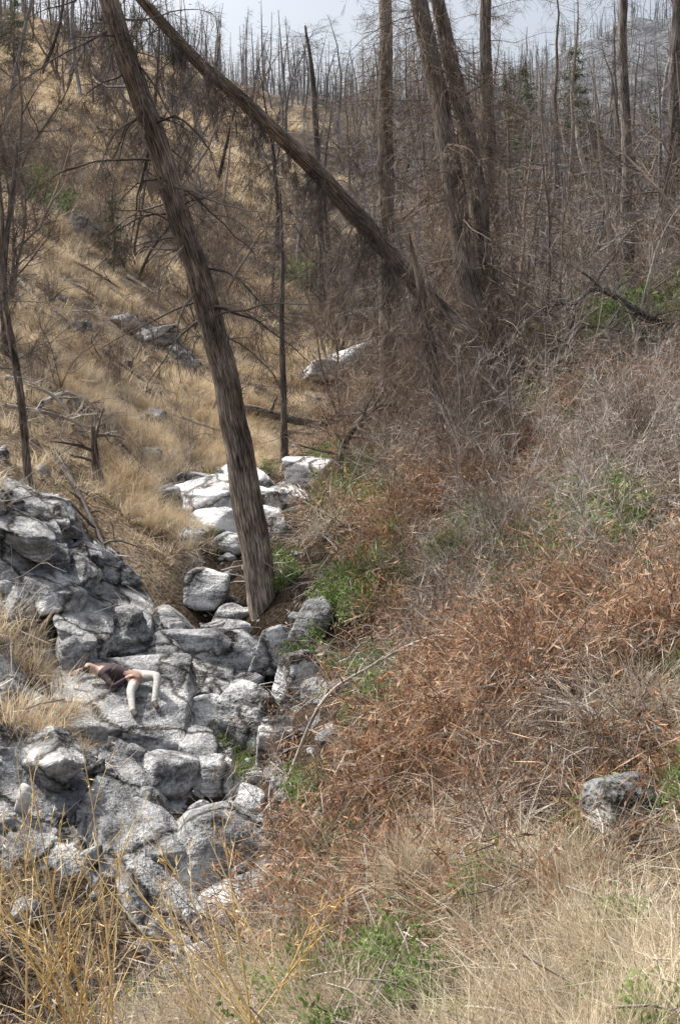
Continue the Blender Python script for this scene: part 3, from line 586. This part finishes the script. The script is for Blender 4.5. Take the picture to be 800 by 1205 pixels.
hero('standing_dead_tree',[(2.05,21.5,-2.9),(1.95,21.5,-1.5),(1.75,21.5,0),(1.6,21.5,1.2),(1.3,21.5,2.4)],[.13,.12,.1,.08,.02],M_bark,24,80,(.05,.97),(.5,1.8),(-1,.2),1,6,.2,.012,sides=12,nseg=60,tm=M_twigb)
for i,(x,y,s) in enumerate([(12.6,75,1.05),(14.5,95,1.2),(-23,78,.8),(14.6,62,.6),(-9,44,.35),(9,70,.6),(22,100,1.0),(26,90,1.0),(18,85,1.3)]):
    c=conifer(i); c.name='green_fir_tree'; scene.collection.objects.link(c); c.location=(x,y,H(x,y)[0]); c.scale=(s,s,s)
for i,(x,y,s,m) in enumerate([(-9.6,32,.9,M_burn),(-11,40,1.1,M_twigb),(-12,36,1.0,M_burn),(-5.5,42,.6,M_twigb),(2.4,32,.9,M_twig),(6.0,30,.9,M_twigb),(7.2,34,1.0,M_twig),(9.3,36,1.0,M_twigb),(7,26,.6,M_twig),(1.8,38,1.0,M_burn),(4.2,29.5,.9,M_twigb),(8.3,28,.7,M_twigb),(10.5,42,1.1,M_far_haze),(-8.6,46,1.1,M_burn),(-14,46,1.3,M_burn),
 (.9,34,1.0,M_twigb),(-.6,45,1.1,M_twigb),(2.9,36,1.2,M_twigb),(3.4,30.5,.9,M_twigb),(.2,47,1.2,M_burn),(5.6,38,1.2,M_twig),(-3.2,52,1.1,M_burn),(2.0,28,.8,M_twigb),(-4.2,38,.5,M_twigb),(-6.8,27,.35,M_twigb),(0,36,.8,M_twigb),(1.3,41,1.0,M_twigb)]):
    c=baretree(20+i,6,m,.065,9,8); c.name='bare_tree'; scene.collection.objects.link(c); c.location=(x,y,H(x,y)[0]); c.scale=(s,s,s)

mb=MB(); rg=np.random.default_rng(77)
for k in range(140):
    x=rg.normal()*.75+2.5; y=rg.normal()*1.6+22; z=H(x,y)[0]
    a=rg.uniform(0,6.28); grow(mb,(x,y,z-.05),(math.cos(a)*.3,math.sin(a)*.3,1),rg.uniform(.8,3.2),.010,1,rg,.05,5,.12,tw=8,tl=(.15,.45),tww=.006)
mb.obj('twig_thicket',[M_twigb])
for i,(x,y,h) in enumerate([(2.9,18,3.4),(2.3,15.5,2.6),(3.6,19,3.4),(4.4,17,2.6),(5.4,24,3.2),(3.0,13.5,2.0),(4.6,22,3.6),(6.6,26,3.6),(-5.4,13.2,2.0),(-4.7,11.8,1.4),(3.9,15,2.2),(1.6,14.2,1.8),(2.0,18.5,2.8),(5.6,20,2.6),(2.6,12.2,1.6),(3.4,16.5,2.6)]):
    o=P_shrub(40+i,h,4,M_twig,2,5,.010,.5,3,tww=.005); o.name='bare_sapling'; scene.collection.objects.link(o); o.location=(x,y,surf(x,y))
def fallen(name,pts,r,mat,seed,nb=8,L=(.3,1.0)):
    rg=np.random.default_rng(seed); mb=MB(); P=spline(pts,30); mb.tube(P,np.linspace(r,r*.3,30),8,0,.12,seed)
    for b in range(nb):
        i=rg.integers(3,29); d=rg.normal(size=3); d[2]=abs(d[2])*.6; grow(mb,P[i],d,rg.uniform(*L),r*.35,1,rg,.05,3,.18,tw=1,tww=.005)
    return mb.obj(name,[mat])
def G(x,y,h): return (x,y,H(x,y)[0]+h)
fallen('fallen_branch',[G(7.4,25.5,-.1),G(7.3,25,.8),G(6.8,24.8,1.5),G(5.6,24.6,1.9),G(4.9,24,1.3),G(4.4,23.5,.4)],.1,M_burnb,31,20,(.5,1.6))
fallen('fallen_branch',[G(5.0,22.5,.1),G(4.6,22.5,.9),G(4.9,22.5,1.5),G(5.8,23,1.4)],.07,M_burnb,32,14)
fallen('fallen_branch',[G(-.6,12,.1),G(-.2,11.6,.8),G(.3,11.2,.9),G(.9,10.9,.75),G(1.3,10.6,.5)],.022,M_dead,33,9,(.3,1.2))
fallen('fallen_branch',[G(-.1,11.6,0),G(.2,11,.55),G(.5,10.6,.6),G(.9,10.2,.4)],.018,M_dead,34,7,(.3,.9))
fallen('fallen_branch',[G(-.5,10.9,.05),G(-.1,10.4,.5),G(.1,10.2,.9),G(.0,10,1.2)],.014,M_dead,44,7,(.3,.9))
rg=np.random.default_rng(5)
for k in range(28):
    x=rg.uniform(-.4,3.6); y=rg.uniform(9,15); a=rg.uniform(-2.6,-.4); l=rg.uniform(.6,1.6)
    fallen('fallen_branch',[G(x,y,.0),G(x+math.cos(a)*l*.4,y+math.sin(a)*l*.4,rg.uniform(.2,.5)),G(x+math.cos(a)*l,y+math.sin(a)*l,rg.uniform(.05,.4))],rg.uniform(.007,.016),(M_dead,M_bark2,M_bark)[k%3],60+k,7,(.2,.7))
for k in range(16):
    x=rg.uniform(-11,-4.5); y=rg.uniform(22,46); a=rg.uniform(-1.2,.8); l=rg.uniform(1.5,4)
    fallen('fallen_log',[G(x,y,.1),G(x+math.cos(a)*l*.5,y+math.sin(a)*l*.5,.2),G(x+math.cos(a)*l,y+math.sin(a)*l,.15)],rg.uniform(.03,.1),(M_dead,M_burnb,M_burnb)[k%3],100+k,6,(.3,1.2))
fallen('fallen_branch',[G(-6.6,24.5,.1),G(-6.2,25.5,.5),G(-5.6,26.5,.3)],.07,M_dead,35,10)
fallen('fallen_branch',[G(-7.4,24.5,.2),G(-6.4,24.6,.4),G(-5.4,24.4,.15)],.06,M_dead,36,12,(.4,1.2))
fallen('fallen_branch',[G(-6.8,22.5,.3),G(-5.9,23.6,.5),G(-5.2,24.9,.3)],.05,M_dead,46,12,(.4,1.0))
fallen('fallen_log',[G(-3.8,34,.1),G(-2.6,34.5,.35),G(-.8,35,.3),G(.6,35.5,.2)],.2,M_burnb,37,10)
fallen('fallen_log',[G(-7.2,60,.3),G(-5.5,58,.5),G(-4,56,.3)],.2,M_burnb,38,5)
fallen('fallen_branch',[G(0,26,.1),G(.1,26,1.4),G(1,26,1.5),G(2,25.5,.6)],.1,M_burnb,39,18,(.5,1.4))
fallen('dead_stump',[G(-4.9,22.6,-.1),G(-5.0,22.6,.5),G(-5.05,22.6,1.1)],.13,M_bark,40,6,(.4,1.2))

def stalks(name,base,n,targets,seed):
    rg=np.random.default_rng(seed); mb=MB(); b=np.array(base)
    for k in range(n):
        tx,ty,tz=targets[k%len(targets)]; t=np.array([tx,ty,tz])+rg.normal(size=3)*.12
        p0=b+rg.normal(size=3)*np.array([.14,.14,.02]); d=t-p0; L=np.linalg.norm(d)
        grow(mb,p0,d,L*rg.uniform(.75,1.1),.0068,1,rg,.012,7,.05,5,0,(.3,.7),(.15,.4),tw=6,tl=(.02,.07),tww=.005)
    return mb.obj(name,[M_stalk])
zb=lambda x,y:H(x,y)[0]
stalks('dry_yellow_bush',(-1.15,5.0,zb(-1.15,5.0)),19,[(-1.6,5.2,-2.0),(-1.35,5.2,-1.85),(-1.0,5.3,-2.1),(-1.75,5,-2.1),(-1.2,5.2,-2.4)],5)
stalks('dry_yellow_bush',(-.35,4.9,zb(-.35,4.9)),10,[(-1.3,5.2,-2.2),(-.9,5.3,-2.2),(-.7,5.2,-2.3),(-.05,5,-2.5)],6)

# ---------------------------------------------------------------- person lying on the ledge
gx=np.array([(x,y,surf(x,y)) for x in np.linspace(-3.7,-2.5,9) for y in np.linspace(14.3,15.3,9)])
Am=np.column_stack([gx[:,:2],np.ones(len(gx))]); pc=np.linalg.lstsq(Am,gx[:,2],rcond=None)[0]; res=np.percentile(gx[:,2]-Am@pc,65)
pc[2]+=res
KS=.88; OX,OY=-2.8,14.95
def S(x,y,h):
    X=OX+(x+2.72)*KS; Y=OY+(y-15.0)*KS; return (X,Y,pc[0]*X+pc[1]*Y+pc[2]+h*KS)
J={}; E=[]
def j(n,p,r,par=None):
    J[n]=(len(J),p,r*KS); 
    if par: E.append((J[par][0],len(J)-1,n))
j('pelvis',S(-2.72,15.0,.13),.13)
j('waist',S(-2.87,14.98,.15),.12,'pelvis'); j('chest',S(-3.02,14.97,.17),.14,'waist'); j('upch',S(-3.15,14.96,.17),.12,'chest')
j('neck',S(-3.27,14.95,.18),.06,'upch'); j('head0',S(-3.36,14.94,.2),.088,'neck'); j('head1',S(-3.46,14.93,.2),.092,'head0')
j('hipA',S(-2.66,14.88,.12),.1,'pelvis'); j('kneeA',S(-2.66,14.5,.17),.07,'hipA'); j('ankA',S(-2.56,14.14,.07),.045,'kneeA'); j('toeA',S(-2.48,14.04,.05),.038,'ankA')
j('hipB',S(-2.6,15.03,.14),.1,'pelvis'); j('kneeB',S(-2.3,14.82,.28),.07,'hipB'); j('ankB',S(-2.3,14.46,.07),.045,'kneeB'); j('toeB',S(-2.22,14.34,.04),.038,'ankB')
j('shA',S(-3.12,14.84,.17),.062,'upch'); j('elA',S(-2.96,14.7,.09),.042,'shA'); j('wrA',S(-2.78,14.78,.2),.03,'elA'); j('palmA',S(-2.72,14.8,.24),.03,'wrA')
j('shB',S(-3.17,15.1,.17),.062,'upch'); j('elB',S(-3.36,15.2,.1),.042,'shB'); j('wrB',S(-3.52,15.1,.08),.03,'elB'); j('palmB',S(-3.57,15.05,.08),.03,'wrB')
for s,(dx,dy) in (('A',(1,.1)),('B',(-.3,-1))):
    bx,by,bz=J['palm'+s][1]
    for f in range(4):
        o=(f-1.5)*.02; l=(.07,.085,.08,.06)[f]
        j('f%s%d'%(s,f),(bx+dx*.04-dy*o,by+dy*.04+dx*o,bz+.004),.0085,'palm'+s); j('g%s%d'%(s,f),(bx+dx*(.04+l)-dy*o*1.2,by+dy*(.04+l)+dx*o*1.2,bz-.02),.0075,'f%s%d'%(s,f))
    j('t'+s,(bx-dy*.045+dx*.02,by+dx*.045+dy*.02,bz),.0095,'palm'+s)
me=bpy.data.meshes.new('tmp'); me.from_pydata([v[1] for v in J.values()],[(a,b) for a,b,_ in E],[])
tmp=bpy.data.objects.new('tmp',me); scene.collection.objects.link(tmp)
tmp.modifiers.new('s','SKIN'); 
for i,v in enumerate(J.values()): me.skin_vertices[0].data[i].radius=(v[2],v[2])
me.skin_vertices[0].data[0].use_root=True
sb=tmp.modifiers.new('u','SUBSURF'); sb.levels=2; sb.render_levels=2
bpy.context.view_layer.update(); dg=bpy.context.evaluated_depsgraph_get()
pm=bpy.data.meshes.new_from_object(tmp.evaluated_get(dg)); bpy.data.objects.remove(tmp)
pm.name='reclining_person'; pm.materials.clear()
for m in (plain('maroon_shirt',(.05,.03,.037)),plain('grey_trousers',(.44,.425,.4)),plain('skin',(.42,.28,.215),.5,.1),plain('dark_hair',(.04,.03,.022)),plain('boots',(.1,.08,.07))): pm.materials.append(m)
segs=[(np.array(list(J.values())[a][1]),np.array(list(J.values())[b][1]),n) for a,b,n in E]
def lab(n):
    if n in('waist','chest','upch','shA','shB','elA','elB','wrA','wrB'): return 0
    if n[:3] in('hip','kne','ank') : return 1
    if n[:3]=='toe': return 4
    if n=='head1': return 3
    return 2
hx=J['head1'][1]
for pl in pm.polygons:
    c=np.array(pl.center); best=None
    for a,b,n in segs:
        d=b-a; t=np.clip(np.dot(c-a,d)/np.dot(d,d),0,1); q=np.linalg.norm(a+d*t-c)
        if best is None or q<best[0]: best=(q,n)
    l=lab(best[1])
    if l==3 and c[2]>hx[2]+.03 and c[0]>hx[0]-.02: l=2
    pl.material_index=l; pl.use_smooth=True
per=bpy.data.objects.new('reclining_person',pm); scene.collection.objects.link(per)

# ---------------------------------------------------------------- light, sky, camera
el=math.radians(52); az=math.radians(-62)
sd=Vector((math.sin(az)*math.cos(el),math.cos(az)*math.cos(el),math.sin(el)))
sl=bpy.data.lights.new('sun','SUN'); sl.energy=5; sl.angle=math.radians(.5); sl.color=(1,.97,.91)
so=bpy.data.objects.new('sun',sl); scene.collection.objects.link(so); so.rotation_euler=sd.to_track_quat('Z','Y').to_euler(); so.location=(0,0,50)
w=bpy.data.worlds.new("World"); scene.world=w; w.use_nodes=True; t=w.node_tree
sk=t.nodes.new('ShaderNodeTexSky'); sk.sky_type='NISHITA'; sk.sun_disc=False; sk.sun_elevation=el; sk.sun_rotation=az; sk.dust_density=7; sk.air_density=1.2
hs=t.nodes.new('ShaderNodeHueSaturation'); hs.inputs['Saturation'].default_value=.6; hs.inputs['Value'].default_value=1.4
bg=t.nodes['Background']; bg.inputs[1].default_value=.15; t.links.new(sk.outputs[0],hs.inputs['Color']); t.links.new(hs.outputs[0],bg.inputs[0])
cd=bpy.data.cameras.new('camera'); cam=bpy.data.objects.new('camera',cd); scene.collection.objects.link(cam)
cam.location=(0,0,0); cam.rotation_euler=(math.radians(90),0,0); cd.sensor_fit='VERTICAL'; cd.sensor_height=24; cd.lens=1300/1205*24; cd.shift_y=-.1515
cd.clip_start=.05; cd.clip_end=3000; scene.camera=cam
